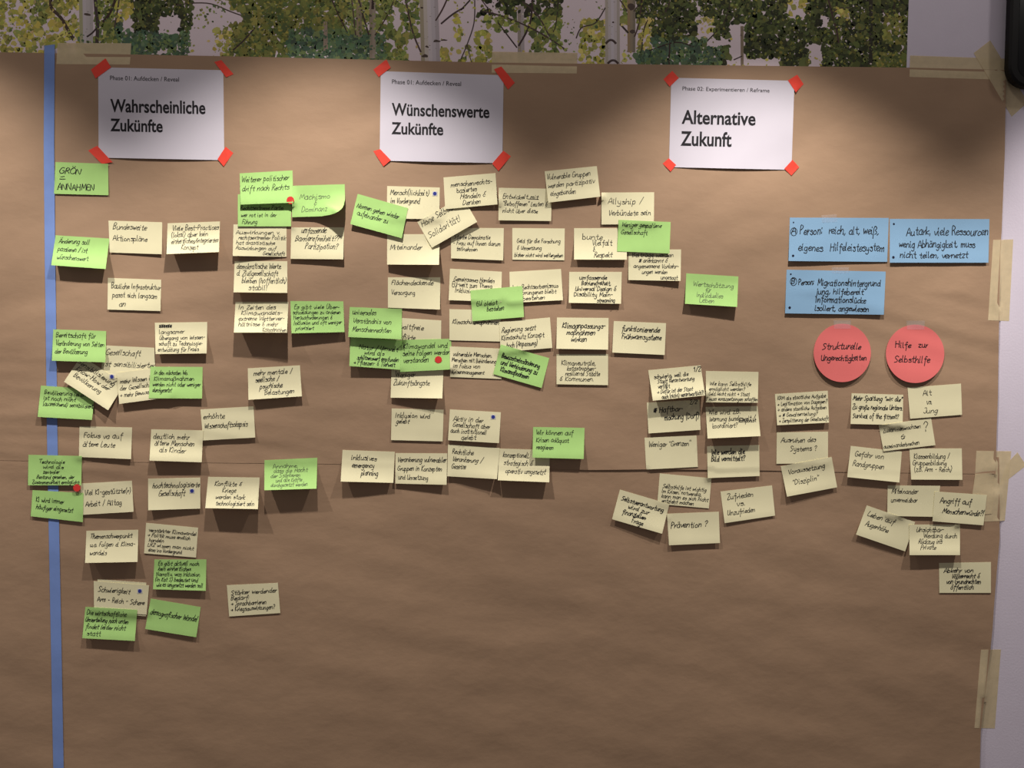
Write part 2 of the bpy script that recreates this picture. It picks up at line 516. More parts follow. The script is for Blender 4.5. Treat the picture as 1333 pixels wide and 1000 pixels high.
# ------------------------------------------------------------------ forest photograph along the top of the wall
def mural():
    rng = random.Random(21)
    V, F, COL = [], [], []
    edge = lambda y: 1183.0 - 3.0 * y / 88.0
    XL, YT, YB = -260.0, -230.0, 135.0
    lay = [0.05]

    def poly(pts, col):
        lay[0] += 0.42 / 30000
        b = len(V)
        for (x, y) in pts:
            y = min(YB, max(YT, y))
            x = min(edge(y), max(XL, x))
            V.append(P(x, y, lay[0] * MM))
        F.append(tuple(range(b, b + len(pts))))
        COL.append(tuple(min(0.95, v * 1.25) for v in col))

    def blob(x, y, r, col, n=6, asp=1.0, ang=None):
        a0 = rng.uniform(0, 6.28) if ang is None else ang
        ca, sa = math.cos(a0), math.sin(a0)
        pts = []
        for k in range(n):
            a = -2 * math.pi * k / n
            rr = r * rng.uniform(0.65, 1.25)
            dx, dy = rr * math.cos(a), rr * asp * math.sin(a)
            pts.append((x + dx * ca - dy * sa, y + dx * sa + dy * ca))
        poly(pts, col)

    def stroke(pts, w, col, w2=None):
        pts = smooth_line(pts, 4) if len(pts) > 2 else pts
        w2 = w if w2 is None else w2
        n = len(pts)
        for i in range(n - 1):
            (x0, y0), (x1, y1) = pts[i], pts[i + 1]
            L = math.hypot(x1 - x0, y1 - y0) or 1
            nx, ny = -(y1 - y0) / L, (x1 - x0) / L
            a = (w + (w2 - w) * i / n) / 2
            b = (w + (w2 - w) * (i + 1) / n) / 2
            poly([(x0 + nx * a, y0 + ny * a), (x0 - nx * a, y0 - ny * a), (x1 - nx * b, y1 - ny * b), (x1 + nx * b, y1 + ny * b)], col)

    def jit(c, k=0.22):
        f = rng.uniform(1 - k, 1 + k)
        return tuple(min(1.0, max(0.0, v * f * rng.uniform(0.92, 1.08))) for v in c)

    SKY = (0.76, 0.64, 0.68)
    PAL = {'y': [(0.52, 0.46, 0.10), (0.60, 0.52, 0.16), (0.40, 0.38, 0.09), (0.30, 0.30, 0.09), (0.62, 0.50, 0.22)],
           'm': [(0.20, 0.24, 0.07), (0.27, 0.30, 0.09), (0.13, 0.17, 0.06), (0.36, 0.36, 0.10), (0.10, 0.13, 0.06)],
           'o': [(0.20, 0.21, 0.06), (0.15, 0.17, 0.05), (0.27, 0.26, 0.07), (0.11, 0.14, 0.05), (0.33, 0.29, 0.07)],
           'd': [(0.06, 0.07, 0.03), (0.09, 0.11, 0.04), (0.13, 0.145, 0.05), (0.04, 0.045, 0.025), (0.21, 0.20, 0.05)],
           'b': [(0.10, 0.17, 0.10), (0.14, 0.21, 0.11), (0.08, 0.12, 0.08), (0.17, 0.23, 0.09)]}
    # the sky between the leaves
    nx_, ny_ = 24, 6
    for j in range(ny_):
        for i in range(nx_):
            y0, y1 = YT + (YB - YT) * j / ny_, YT + (YB - YT) * (j + 1) / ny_
            x0, x1 = XL + (1190 - XL) * i / nx_, XL + (1190 - XL) * (i + 1) / nx_
            poly([(x0, y0), (x0, y1), (x1, y1), (x1, y0)], SKY)
    base_n = len(F)
    lay[0] = 0.08
    # regions x0, x1, y0, y1, palette, cover
    REG = [(40, 62, 5, 30, 'm', .6), (0, 104, -999, 999, 'y', .58), (95, 112, 44, 60, 'b', .9), (104, 124, 0, 48, None, 0), (104, 125, 48, 70, 'm', .9),
           (158, 174, 24, 41, 'y', .08), (205, 237, 22, 46, 'm', .06), (206, 222, 64, 72, 'y', .1), (247, 278, 38, 75, 'y', .06), (250, 300, 0, 38, 'm', .25),
           (124, 152, -999, 999, 'm', .8), (152, 172, -999, 30, 'y', .8), (165, 250, -999, 42, 'd', .92), (150, 250, 30, 999, 'b', .92), (250, 272, 8, 40, 'm', .75), (278, 302, 15, 999, 'y', .7),
           (300, 315, 12, 30, 'y', .1), (375, 452, 38, 999, 'b', .95), (300, 452, -999, 999, 'o', .97), (395, 452, 10, 40, 'y', .5),
           (450, 502, 45, 999, 'b', .9), (450, 502, -999, 45, 'm', .85), (508, 522, 8, 42, 'y', .15), (530, 549, 50, 999, 'y', .12), (490, 500, 44, 62, 'y', .2),
           (502, 545, -999, 999, 'm', .8), (545, 573, -999, 999, None, 0), (573, 590, -999, 62, 'y', .06), (573, 590, 62, 999, 'y', .55), (588, 602, 18, 52, 'y', .6), (600, 618, -999, 62, 'y', .18), (596, 622, 62, 999, 'y', .5),
           (640, 672, 42, 70, 'y', .06), (618, 648, 40, 999, 'y', .72), (622, 732, -999, 22, 'd', .62), (628, 690, 18, 42, 'm', .6), (690, 730, 20, 70, 'm', .68),
           (735, 778, -999, 24, 'y', .05), (730, 752, 24, 999, 'm', .25), (755, 788, 22, 999, 'y', .55), (752, 790, -999, 24, 'm', .2), (788, 808, -999, 999, None, 0), (806, 817, -999, 30, 'm', .6), (806, 817, 30, 999, 'y', .45),
           (817, 828, -999, 66, None, 0), (828, 848, 25, 66, 'y', .7), (905, 930, 22, 50, 'y', .5), (918, 948, 48, 62, 'y', .08), (950, 972, 30, 80, 'y', .1), (944, 1016, 74, 999, 'y', .18), (905, 912, 2, 14, 'y', .2),
           (1026, 1052, -999, 24, 'y', .5), (1052, 1070, 57, 999, 'y', .3), (1068, 1078, 18, 34, 'y', .3), (1085, 1106, 10, 26, 'y', .75), (1136, 1182, 68, 999, 'o', .9), (1150, 1182, 20, 58, 'o', .9), (828, 940, 50, 999, 'b', .95), (828, 1185, -999, 999, 'd', .97),
           (-999, 0, -999, 999, 'y', .5)]

    def region(x, y):
        for r in REG:
            if r[0] <= x < r[1] and r[2] <= y < r[3]: return r[4], r[5]
        return 'y', .2

    # big soft patches, then trunks, then leaves
    ST = 5.0
    for j in range(int((YB - YT) / ST)):
        for i in range(int((1186 - XL) / ST)):
            x, y = XL + (i + .5) * ST, YT + (j + .5) * ST
            pal, cov = region(x, y)
            cl = noise.noise(Vector((x * 0.06, y * 0.06, 8.4)))
            if pal is None or cov < .4 or (cov < .9 and rng.random() > cov * 1.15 - 0.25 + 0.5 * cl): continue
            blob(x + rng.uniform(-2, 2), y + rng.uniform(-2, 2), rng.uniform(3.4, 5.2), jit(PAL[pal][rng.randint(0, 3)], 0.3), 7, rng.uniform(.7, 1))
    for k in range(2500):
        x = rng.uniform(XL, 1184); y = rng.uniform(-5, 95)
        pal, cov = region(x, y)
        if pal is None or cov < 0.55 or rng.random() > cov: continue
        blob(x, y, rng.uniform(2.5, 6.5), jit(PAL[pal][rng.randint(0, 3)], 0.25), 7, rng.uniform(.6, 1))
    WB = (0.56, 0.50, 0.52)

    def trunk(xa0, xa1, xb0, xb1, ya, yb, cols):
        n = len(cols)
        for i, c in enumerate(cols):
            f0, f1 = i / n, (i + 1) / n
            poly([(xa0 + (xa1 - xa0) * f0, ya), (xb0 + (xb1 - xb0) * f0, yb), (xb0 + (xb1 - xb0) * f1, yb), (xa0 + (xa1 - xa0) * f1, ya)], c)
        for _ in range(int((yb - ya) / 5)):
            f = rng.uniform(0.1, 0.9); t = rng.random()
            x = (xa0 + (xa1 - xa0) * f) * (1 - t) + (xb0 + (xb1 - xb0) * f) * t
            blob(x, ya + (yb - ya) * t, rng.uniform(0.6, 1.6), jit((0.30, 0.25, 0.24)), 5, 0.35, 0)

    trunk(98, 122, 104, 121, -230, 60, [(0.40, 0.38, 0.22), WB, (0.52, 0.47, 0.47), (0.47, 0.42, 0.42)])
    trunk(540, 562, 549, 574, -230, 110, [(0.40, 0.34, 0.24), (0.58, 0.51, 0.46), (0.62, 0.55, 0.57), (0.55, 0.49, 0.52), (0.46, 0.40, 0.42)])
    trunk(787, 806, 788, 807, -230, 110, [(0.48, 0.42, 0.36), (0.56, 0.50, 0.50), (0.62, 0.56, 0.60), (0.58, 0.51, 0.52), (0.46, 0.40, 0.36)])
    trunk(815, 828, 817, 827, -230, 68, [(0.34, 0.24, 0.14), (0.30, 0.24, 0.17), (0.24, 0.20, 0.15)])
    trunk(463, 472, 464, 471, -230, 48, [(0.32, 0.25, 0.16), (0.26, 0.21, 0.15)])
    trunk(480, 489, 481, 489, -230, 76, [(0.30, 0.24, 0.18), (0.34, 0.28, 0.22)])
    trunk(674, 682, 674, 683, 8, 110, [(0.36, 0.30, 0.26), (0.44, 0.38, 0.38)])
    trunk(964, 968, 964.5, 968, 34, 110, [(0.26, 0.20, 0.14)])
    trunk(421, 426, 421, 427, 28, 66, [(0.34, 0.26, 0.20)])
    trunk(1131, 1136, 1131, 1136, -230, 84, [(0.045, 0.04, 0.03)])
    DK = (0.075, 0.05, 0.045)
    for pts, w in (([(103, -60), (66, 0), (80, 24), (96, 52)], 4.2), ([(122, -90), (124, 0), (127, 30), (126, 56)], 4.4), ([(165, -40), (150, 0), (143, 17), (134, 29)], 3.6), ([(158, -30), (155, 0), (149, 36)], 2), ([(126, 36), (120, 43), (113, 48)], 2.2),
                   ([(229, 7), (250, 4), (275, 5), (300, 15), (314, 20)], 1.5), ([(300, 68), (316, 54), (332, 36)], 2), ([(432, 0), (440, 18), (452, 42)], 1.6), ([(458, 0), (463, 46)], 1.7), ([(467, 0), (474, 25), (481, 48)], 2.2), ([(487, -20), (485, 12)], 3.6),
                   ([(513, 0), (502, 24), (488, 46)], 1.5), ([(526, -10), (535, 33), (541, 52), (548, 68)], 2.2), ([(586, -10), (576, 12), (567, 27)], 2), ([(604, 10), (590, 18), (574, 31)], 2.2), ([(612, 0), (600, 13)], 2),
                   ([(618, 0), (617, 30), (608, 58), (600, 77)], 1.4), ([(608, 58), (614, 82)], 1.2), ([(625, 14), (640, 17), (665, 25), (690, 36), (715, 50), (738, 66)], 2), ([(648, 29), (660, 45), (673, 62)], 1.7), ([(627, 0), (638, 15)], 1.3),
                   ([(694, -30), (692, 18), (687, 38), (675, 60)], 2.4), ([(680, 2), (700, 20), (715, 47)], 1.9), ([(727, 0), (724, 30), (720, 42)], 1.3), ([(750, 50), (757, 36), (775, 30), (788, 10)], 1.6), ([(807, 0), (812, 7), (816, 15)], 1.6),
                   ([(838, -20), (832, 28), (826, 48)], 1.8), ([(807, 31), (818, 43)], 2.4), ([(825, 15), (836, 0)], 1.5), ([(874, -10), (870, 8), (863, 20)], 2.2), ([(843, 26), (838, 40), (835, 66)], 1.6), ([(953, -5), (943, 28), (921, 53)], 1.6), ([(955, 78), (966, 73)], 1.5),
                   ([(1076, -10), (1084, 22), (1088, 35), (1092, 56)], 2.2), ([(1083, 17), (1092, 11), (1106, 10)], 1.5), ([(1148, 12), (1158, 25)], 1.8), ([(1165, -20), (1164, 18)], 1.6), ([(905, 62), (880, 55), (845, 66)], 1.6), ([(872, 52), (871, 84)], 2)):
        stroke(pts, w, jit(DK, .3))
    # bark marks of the birches
    for (x0, x1, y, d) in ((788.5, 802, 52, 5), (791, 805, 78.5, 4.5)):
        pts = [(x0 + (x1 - x0) * t, y + d * (2 * t - 1) ** 2) for t in (0, .25, .5, .75, 1)]
        stroke(pts, 3.0, (0.08, 0.055, 0.05))
    for (x, y, r, asp) in ((114, 19, 5, .45), (568, 53.5, 5.5, .35), (553, 73, 4.6, .5), (556, 61, 2.2, .7), (549, 10, 2, .6), (798, 29, 1.6, .8), (464.5, 24, 1.8, .8), (467, 39, 1.6, .8), (482, 45, 2, .5), (821, 8, 5, 1), (823, 41, 4, .6), (578, 52, 4, .3)):
        blob(x, y, r, (0.09, 0.065, 0.055), 8, asp, 0)
    for k in range(15000):
        x = rng.uniform(XL, 1184)
        y = rng.uniform(-60, 100) if rng.random() < 0.85 else rng.uniform(YT, -60)
        pal, cov = region(x, y)
        if pal is None:
            continue
        cl = 0.5 + 0.5 * noise.noise(Vector((x * 0.055, y * 0.055, 4.4)))
        if rng.random() > cov * (0.35 + 1.3 * cl): continue
        if pal in 'dob' and rng.random() < (0.030 if pal != 'o' else 0.006):
            blob(x, y, rng.uniform(0.6, 1.7), jit((0.72, 0.64, 0.58), .12), 5, rng.uniform(.5, 1))
            continue
        if pal in 'yd' and rng.random() < .15: pal = 'm'
        r = rng.uniform(0.8, 2.7) if pal != 'd' else rng.uniform(0.9, 3.0)
        blob(x, y, r, jit(PAL[pal][rng.randint(0, len(PAL[pal]) - 1)], .3), 5, rng.uniform(.45, .9))
    o = obj('forest_photo_mural', V, F, 'mural')
    at = o.data.color_attributes.new('print_colour', 'FLOAT_COLOR', 'CORNER')
    buf = []
    for p, c in zip(o.data.polygons, COL):
        for _ in range(p.loop_total): buf += [c[0], c[1], c[2], 1.0]
    at.data.foreach_set('color', buf)
    tag(o, 'long printed photograph of birch trunks and green leaves along the top of the wall', 'wall mural')


mural()


# ------------------------------------------------------------------ tapes
def strip(name, c, m, label, cat, group, nu=8, nv=4, t=0.12 * MM, lift=0.0, ragged=False, lay=0.25 * MM):
    s = Sheet(c, nu, nv)
    s.drape((lambda u, v: lift * MM * (v ** 2)) if lift else (lambda u, v: 0.0), lay, 1)
    if ragged:
        rng = random.Random(int(c[0] * 7))
        G = s.grid()
        for j in range(nv + 1):
            d = (s.grid()[0][1] - s.grid()[0][0]).length * 0.22
            G[j][0] += (G[j][1] - G[j][0]).normalized() * rng.uniform(-d, d)
            G[j][nu] += (G[j][nu] - G[j][nu - 1]).normalized() * rng.uniform(-d, d)
        V, F, n = sheet_mesh(G, nu, nv, t)
        o = obj(name, V, F, m, None, True, n)
    else:
        o = s.build(name, m, t)
    tag(o, label, cat, group)
    return s, o


MT = 'masking tape strips holding the brown paper'
strip('masking_tape_strip', [75, 55.9, 171, 56.4, 169, 84, 73.4, 83.5], 'masktape', 'translucent beige tape over the top paper edge beside the blue tape', 'tape', MT, 20, 6)
strip('masking_tape_strip', [640.6, 67.2, 751.6, 68.9, 750.8, 95.7, 640, 94.7], 'masktape', 'translucent beige tape over the top paper edge near the middle sheet', 'tape', MT, 20, 6)
strip('masking_tape_strip', [1184.9, 72.2, 1309.7, 76.4, 1309, 104, 1183.9, 100.2], 'masktape', 'horizontal beige tape at the upper right end of the paper', 'tape', MT, 24, 6)
strip('masking_tape_strip', [1267.6, 69, 1289, 52.5, 1338, 133, 1317, 152], 'masktape', 'slanting beige tape across the upper right paper corner', 'tape', MT, 8, 20)
strip('masking_tape_strip', [1292.8, 312.4, 1319, 311.7, 1313.6, 418, 1286.2, 417], 'masktape', 'upright beige tape on the right paper edge beside the blue cards', 'tape', MT, 8, 18)
strip('masking_tape_strip', [1310.5, 604, 1324.5, 589, 1336, 606, 1300, 634], 'masktape', 'slanting beige tape end under the wide upright one on the wall', 'tape', MT, 8, 6)
strip('masking_tape_strip', [1271, 587, 1316.5, 587.5, 1308, 678, 1266, 680], 'masktape', 'wide upright beige tape behind the note reading "Angriff auf Menschenwürde"', 'tape', MT, 12, 18)
strip('masking_tape_strip', [1269.5, 617, 1294, 615.5, 1291, 669, 1262, 671], 'masktape', 'short second layer of beige tape left of the wide upright one', 'tape', MT, 8, 10)
strip('masking_tape_strip', [1277, 846, 1303, 845.5, 1295, 948.5, 1268.5, 948], 'masktape', 'upright beige tape at the lower right paper edge', 'tape', MT, 8, 18)

# the long blue tape down the left side
BT = [(58, 57.8), (60, 57.6), (190, 56.9), (340, 58.3), (410, 59.3), (560, 61), (680, 63.2), (840, 66.3), (1000, 69.3), (1130, 72)]
class LongTape(Sheet):
    def px(s, u, v):
        y = 59.5 + (1125 - 59.5) * v
        x = pl(BT, y)
        return (x + u * 13.6, y - (1.8 if v == 0 else 0) * u)
bt = LongTape([57.6, 60, 71, 58, 86, 1125, 72, 1125], 3, 440)
bt.drape(lambda u, v: 0.0, 0.9 * MM, 6)
tag(bt.build('blue_tape_strip', 'bluetape', 0.12 * MM), 'long blue tape running down the left side of the brown paper', 'tape')

# ------------------------------------------------------------------ white title sheets
def printed(parent, sh, text, u0, u1, vc, vb, bold, name):
    cu = bpy.data.curves.new('letters', 'FONT')
    cu.body = text
    cu.size = 1.0
    cu.offset = bold
    cu.resolution_u = 4
    tmp = bpy.data.objects.new('letters', cu)
    C.objects.link(tmp)
    dg = bpy.context.evaluated_depsgraph_get()
    me = bpy.data.meshes.new_from_object(tmp.evaluated_get(dg))
    V = [v.co.copy() for v in me.vertices]
    F = [tuple(p.vertices) for p in me.polygons]
    bpy.data.objects.remove(tmp)
    bpy.data.curves.remove(cu)
    bpy.data.meshes.remove(me)
    x0, x1 = min(v.x for v in V), max(v.x for v in V)
    cap = 0.70
    out = []
    for v in V:
        u = u0 + (u1 - u0) * (v.x - x0) / (x1 - x0)
        vv = vb - (vb - vc) * v.y / cap
        out.append(sh.put(u * sh.W, vv * sh.H, 0.3 * MM))
    o = obj(name, out, F, 'print', parent)
    return o


def title_sheet(c, label, rows, bow=3.0, right=0.0):
    s = Sheet(c, 24, 18)
    s.drape(lambda u, v: (bow * (4 * u * (1 - u)) * max(0, (v - .55) / .45) ** 2 + 1.2 * math.sin(3.1 * v) * (4 * u * (1 - u)) + right * u ** 4 * math.sin(math.pi * v)) * MM, 0.5 * MM)
    o = s.build('paper_sheet', 'white')
    tag(o, label, 'paper sheet', 'white title sheets taped on the brown paper')
    for (nm, text, u0, u1, vc, vb, bold) in rows:
        printed(o, s, text, u0, u1, vc, vb, bold, nm)
    return s, o


title_sheet([127.8, 87.6, 290.7, 91.4, 291.9, 208.6, 128.3, 205.2], 'white printed sheet titled "Wahrscheinliche Zukünfte"',
            [('printed_heading', 'Phase 01: Aufdecken / Reveal', .095, .645, .088, .137, 0.0), ('printed_title', 'Wahrscheinliche', .095, .854, .348, .488, .022), ('printed_title', 'Zukünfte', .095, .512, .565, .70, .022)])
title_sheet([495.6, 92.6, 655.6, 98, 653.9, 212.5, 494.2, 209.2], 'white printed sheet titled "Wünschenswerte Zukünfte"',
            [('printed_heading', 'Phase 01: Aufdecken / Reveal', .093, .655, .087, .137, 0.0), ('printed_title', 'Wünschenswerte', .093, .889, .352, .487, .022), ('printed_title', 'Zukünfte', .093, .515, .566, .696, .022)], 4)
title_sheet([873.8, 101.2, 1034.2, 105.2, 1030.3, 221.2, 870.8, 217.6], 'white printed sheet titled "Alternative Zukunft"',
            [('printed_heading', 'Phase 02: Experimentieren / Reframe', .094, .80, .093, .137, 0.0), ('printed_title', 'Alternative', .094, .695, .358, .508, .022), ('printed_title', 'Zukunft', .09, .505, .595, .752, .022)], 3, 6)

RT = 'red tape pieces on the corners of the white sheets'
POS = ('upper left', 'upper right', 'lower left', 'lower right')
for nm, cs in (('"Wahrscheinliche Zukünfte" sheet', [[118.3, 90.7, 137.3, 75.9, 144.6, 87.7, 124.5, 102.2], [278.9, 80.7, 288.1, 78.2, 303.9, 96.5, 294.4, 100.7], [114.8, 196, 126.5, 189.7, 146.6, 211.2, 132.8, 213.5], [293.7, 191, 303.7, 199.2, 291.2, 216.7, 283.1, 207.2]]),
               ('"Wünschenswerte Zukünfte" sheet', [[485.9, 90.7, 503, 77.2, 508.5, 88.2, 493, 100.2], [643.1, 90.2, 652.6, 86.5, 670.2, 107.7, 661.4, 116.5], [485.9, 196.7, 495, 194.2, 508.7, 208.5, 499.2, 216.7], [655.1, 196.2, 665.1, 203.5, 648.9, 222.5, 640.6, 213]]),
               ('"Alternative Zukunft" sheet', [[863.6, 103.2, 875.1, 92.2, 883.7, 101.5, 871.9, 112.8], [1025.8, 104.7, 1037.8, 97.2, 1046.1, 109.5, 1036.1, 120.3], [862.6, 213, 870.6, 206, 880.1, 214.7, 873.1, 223.5], [1021, 219.7, 1031.6, 208, 1040.3, 217.5, 1030.3, 228.5]])):
    for p, c in zip(POS, cs):
        strip('red_tape_piece', c, 'redtape', 'bright red tape on the ' + p + ' corner of the ' + nm, 'tape', RT, 8, 8, 0.15 * MM, 1.2 if 'lower' in p else 0.4)

# ------------------------------------------------------------------ sticky notes (lower ones of a pile first)
note('g', '72.3 211 140.7 213.3 141.2 254.2 70.2 252.3', (2, 2), 'reading "GRÖN = ANNAHMEN" beside the blue tape', '36 86', '8 48 GRÖN|9 18 =|6 74 ANNAHMEN', 4.3, 0.9)
note('g', '72.5 306.3 142.5 310.6 137.5 350.3 66.5 345.3', (16, 17), 'reading "Änderung soll passieren" over the blue tape', '24 78', '8 64 Änderung soll|8 62 passieren / ist|9 66 wünschenswert', 3.4)
note('y', '141.2 287.2 211.2 289.4 210.6 331 142.8 328.8', (1, 4), 'reading "Bundesweite Aktionspläne"', '26 62', '8 70 Bundesweite|7 72 Aktionspläne', 4.0)
note('y', '218.2 290.7 286.3 288.3 285 328.2 216.7 330.8', 19, 'reading "Viele Best-Practices"', '25 88', '10 98 Viele Best-Practices|8 78 (lokal) aber kein|8 97 einheitliches/integriertes|28 60 Konzept')
note('y', '140.5 361.8 209.8 364.2 209 405 139.8 403', 2, 'reading "Bauliche Infrastruktur passt sich langsam an"', '32 88', '7 99 Bauliche Infrastruktur|9 93 passt sich langsam|22 34 an', 3.7)
note('y', '304 292.2 373 293 372.9 334.4 302.9 333.2', (8, 1), 'reading "Auswirkungen v. rechtsextremer Politik"', '30 96', '5 88 Auswirkungen v.|10 98 rechtsextremer Politik|6 78 hat drastistische|5 80 Auswirkungen auf|56 96 Gesellschaft')
note('g', '309.6 253 379 253 378.9 294.7 309.6 294.7', 3, 'reading "ist in der Führung", under the one about "Rechts"', '48 92', '5 86 Rechtsextreme Partei|6 72 wer rot ist in der|8 36 Führung', 3.0)
note('g', '312 225.7 380.8 221.9 381.7 263.9 313.1 266.3', (9, 11), 'reading "Weiterer politischer drift nach Rechts"', '29 58', '3 92 Weiterer politischer|4 92 drift nach Rechts', 3.9)
note('g', '380.2 241.9 448.7 239.8 449.6 280.7 380.2 282.8', (5, 9), 'reading "Machismo & Dominanz" with a rolled up corner', '44 84', '14 72 Machismo|41 46 &|18 66 Dominanz', 3.8, 0.6, 'pencil', CurledSheet, 30)
note('y', '379.2 296.1 447.8 296 446.9 337.7 378.2 337', (6, 10), 'reading "umfassende Barrierefreiheit? Partizipation?"', '18 68', '19 66 umfassende|8 90 Barrierefreiheit??|27 88 Partizipation?')
note('y', '305.4 340 374 340 374 381.4 304 380.6', 11, 'reading "demokratische Werte d. Zivilgesellschaft"', '24 92', '5 88 demokratische Werte|5 82 d. Zivilgesellschaft|15 98 bleiben (hoffentlich)|28 62 stabil!', None, 0.7)
note('y', '306.5 393.2 375.4 393 373.6 433 304.4 433', (22, 27), 'reading "In Zeiten des Klimawandels"', '24 97', '7 76 In Zeiten des|12 90 Klimawandels-|8 94 extreme Wetterver-|8 82 hältnisse & mehr|54 99 Katastrophen')
note('g', '378 392 447 392.4 448.4 432.4 379.4 434', (13, 9), 'reading "Es gibt viele Überschneidungen"', '24 90', '7 92 Es gibt viele Über-|4 94 schneidungen zu anderen|5 78 Herausforderungen &|5 95 Inklusion und oft weniger|8 42 priorisiert')
note('y', '322.6 479.6 390.4 475.6 393 516 323.4 520.6', 9, 'reading "mehr mentale / seelische / psychische Belastungen"', '24 88', '11 84 mehr mentale /|14 58 seelische /|22 64 psychische|31 86 Belastungen', 3.6, 0.7)
note('y', '135 449.6 200.8 452.8 203 495 131 491', 2, 'reading "Gesellschaft ist sensibilisierter" behind its neighbours', '28 64', '5 72 Gesellschaft|3 98 ist sensibilisierter', 4.1, 0.6)
note('g', '53.3 502 124 507 119.7 546.8 49 542.8', 7, 'reading "Bevölkerung ist noch nicht sensibilisiert"', '26 62', '8 86 Bevölkerung leider|7 66 ist noch nicht|7 99 (ausreichend) sensibilisiert', 3.0)
note('y', '106 463 162 500 140.7 534.2 83.3 497', (6, 14), 'strongly tilted, reading "Sensibilisierung / Know-How der Bevölkerung"', '26 70', '2 84 Sensibilisierung|6 80 Know-How der|9 70 Bevölkerung', 3.4)
note('g', '69.3 428.8 138.3 431 137 471.8 67.5 469.7', 10, 'reading "Bereitschaft für Veränderung"', '24 76', '6 80 Bereitschaft für|6 97 Veränderung von Seiten|5 66 der Bevölkerung', 3.6)
note('y', '151.8 485.4 221 477.2 224 516.8 155.2 526', 9, 'reading "mehr Wissen der Gesellschaft", half behind a green one', '36 80', '5 66 mehr Wissen in|4 72 der Gesellschaft|2 76 > mehr Bewusstsein', 3.2)
note('y', '201.6 420.2 269.8 419.2 269 460.2 202.4 461', (9, 11), 'reading "langsamer Übergang von Wissenschaft"', '17 92', '8 32 ######|8 56 langsamer|8 96 Übergang von Wissen-|7 92 schaft zu Technologie-|5 84 entwicklung für Praxis', 2.9)
note('g', '196 477.4 263.8 477.8 263 519 193.6 518.6', (6, 8), 'reading "Klimamaßnahmen werden nicht durchgesetzt"', '25 80', '8 72 In den nächsten Wo.|8 84 Klimamaßnahmen|6 96 werden nicht oder weniger|6 42 durchgesetzt', 3.0)
note('y', '103.5 555 172 556.6 170.6 597.8 102.6 595', (2, 5), 'reading "Fokus va auf ältere Leute"', '36 64', '9 82 Fokus va auf|7 68 ältere Leute', 3.8)
note('y', '261 533.1 330 529 332.3 569.7 264.4 573.5', (4, 3), 'reading "erhöhte Wissenschaftsskepsis"', '32 62', '4 44 erhöhte|4 86 Wissenschaftsskepsis', 4.0)
note('y', '196.9 559 264.5 560.3 262.5 602 194.5 599.7', 13, 'reading "deutlich mehr ältere Menschen als Kinder"', '29 72', '5 74 deutlich mehr|8 84 ältere Menschen|18 68 als Kinder', 3.7)
note('y', '104.6 629.6 171.7 625.9 173.9 666.4 106.4 670.4', (2, 5), 'reading "Viel KI-gestützte(r) Arbeit/Alltag"', '38 74', '8 97 Viel KI-gestützte(r)|8 78 Arbeit / Alltag', 3.7)
note('g', '42.4 638.2 108.6 642 107.8 679.9 40 672.2', (3, 3), 'reading "KI wird immer häufiger eingesetzt"', '42 70', '8 62 KI wird immer|9 80 häufiger eingesetzt', 3.3)
note('g', '37 592.2 106.6 593.8 105.7 631.9 36.4 631.9', (4, 5), 'reading "Technologie wird als zentraler" over the blue tape', '27 95', '20 68 Technologie|28 66 wird als|28 58 zentraler|16 86 Bestand gesehen, der|8 96 Zusammenarbeit ermöglicht', 2.6)
note('y', '192.8 623.2 260.7 621.8 260.7 662.2 192.8 664.4', (8, 4), 'reading "hochtechnologisierte Gesellschaft"', '30 56', '8 98 hochtechnologisierte|20 70 Gesellschaft', 4.0)
note('y', '271 620.9 338 621.8 335.7 662.9 267.2 661.6', 18, 'reading "Konflikte & Kriege werden stark technologisiert sein"', '28 90', '14 66 Konflikte &|30 56 Kriege|18 74 werden stark|19 92 technologisiert sein', 3.3, 0.65)
note('g', '344.2 599.2 413.1 596 412 636.2 344.1 638.3', 18, 'reading "Annahme, dass die Macht", right of the seam', '28 90', '16 64 Annahme,|18 82 dass die Macht|12 68 der Stärkeren|22 72 und alle Kräfte|12 82 durchgesetzt werden', 2.9, 0.55, 'pencil')
note('y', '112.5 691.2 180 689.8 179 731.7 110.7 733', 11, 'reading "Themenschwerpunkt u.a. Folgen d. Klimawandels"', '24 76', '7 88 Themenschwerpunkt|8 94 u.a. Folgen d. Klima-|8 40 wandels', 3.3)
note('y', '190.2 680.8 257.9 687.1 255.2 726 187.5 720.4', 1, 'reading "verstärkter Klimawandel"', '27 92', '6 98 verstärkter Klimawandel|4 86 > Politik muss endlich|8 36 handeln|6 94 LRZ wissen man nicht|8 72 dass ins Vordergrund', 2.6)
note('g', '201 728.5 268.7 728.5 267.8 769.3 199.2 767.2', (5, 6), 'reading "Es gibt aktuell noch kein einheitliches Narrativ"', '19 90', '8 86 Es gibt aktuell noch|8 70 kein einheitliches|5 88 Narrativ, was Inklusion|3 84 (in Kat S) bedeutet und|6 94 wie es umgesetzt werden soll', 3.0)
note('y', '126.9 754.2 190.4 758.7 190 802.4 126 797.2', 2, 'peeking out behind the "Schwierigkeit Arm-Reich-Schere" note')
note('y', '122 756.6 194 762 190.8 800.4 122.4 795', 3, 'reading "Schwierigkeit Arm-Reich-Schere"', '34 68', '8 66 Schwierigkeit|6 94 Arm - Reich - Schere', 3.6)
note('g', '111.2 790.2 178.7 694.1 175.5 834.6 107.1 831'.replace('694.1', '794.1'), 8, 'reading "Die wirtschaftliche Umverteilung"', '24 90', '4 80 Die wirtschaftliche|2 84 Umverteilung nach unten|4 80 findet leider nicht|8 34 statt', 3.4)
note('g', '196.2 779.4 261.3 790.5 255.5 829.8 189 819', (4, 4), 'reading "demografischer Wandel"', '50 50', '4 96 demografischer Wandel', 4.0)
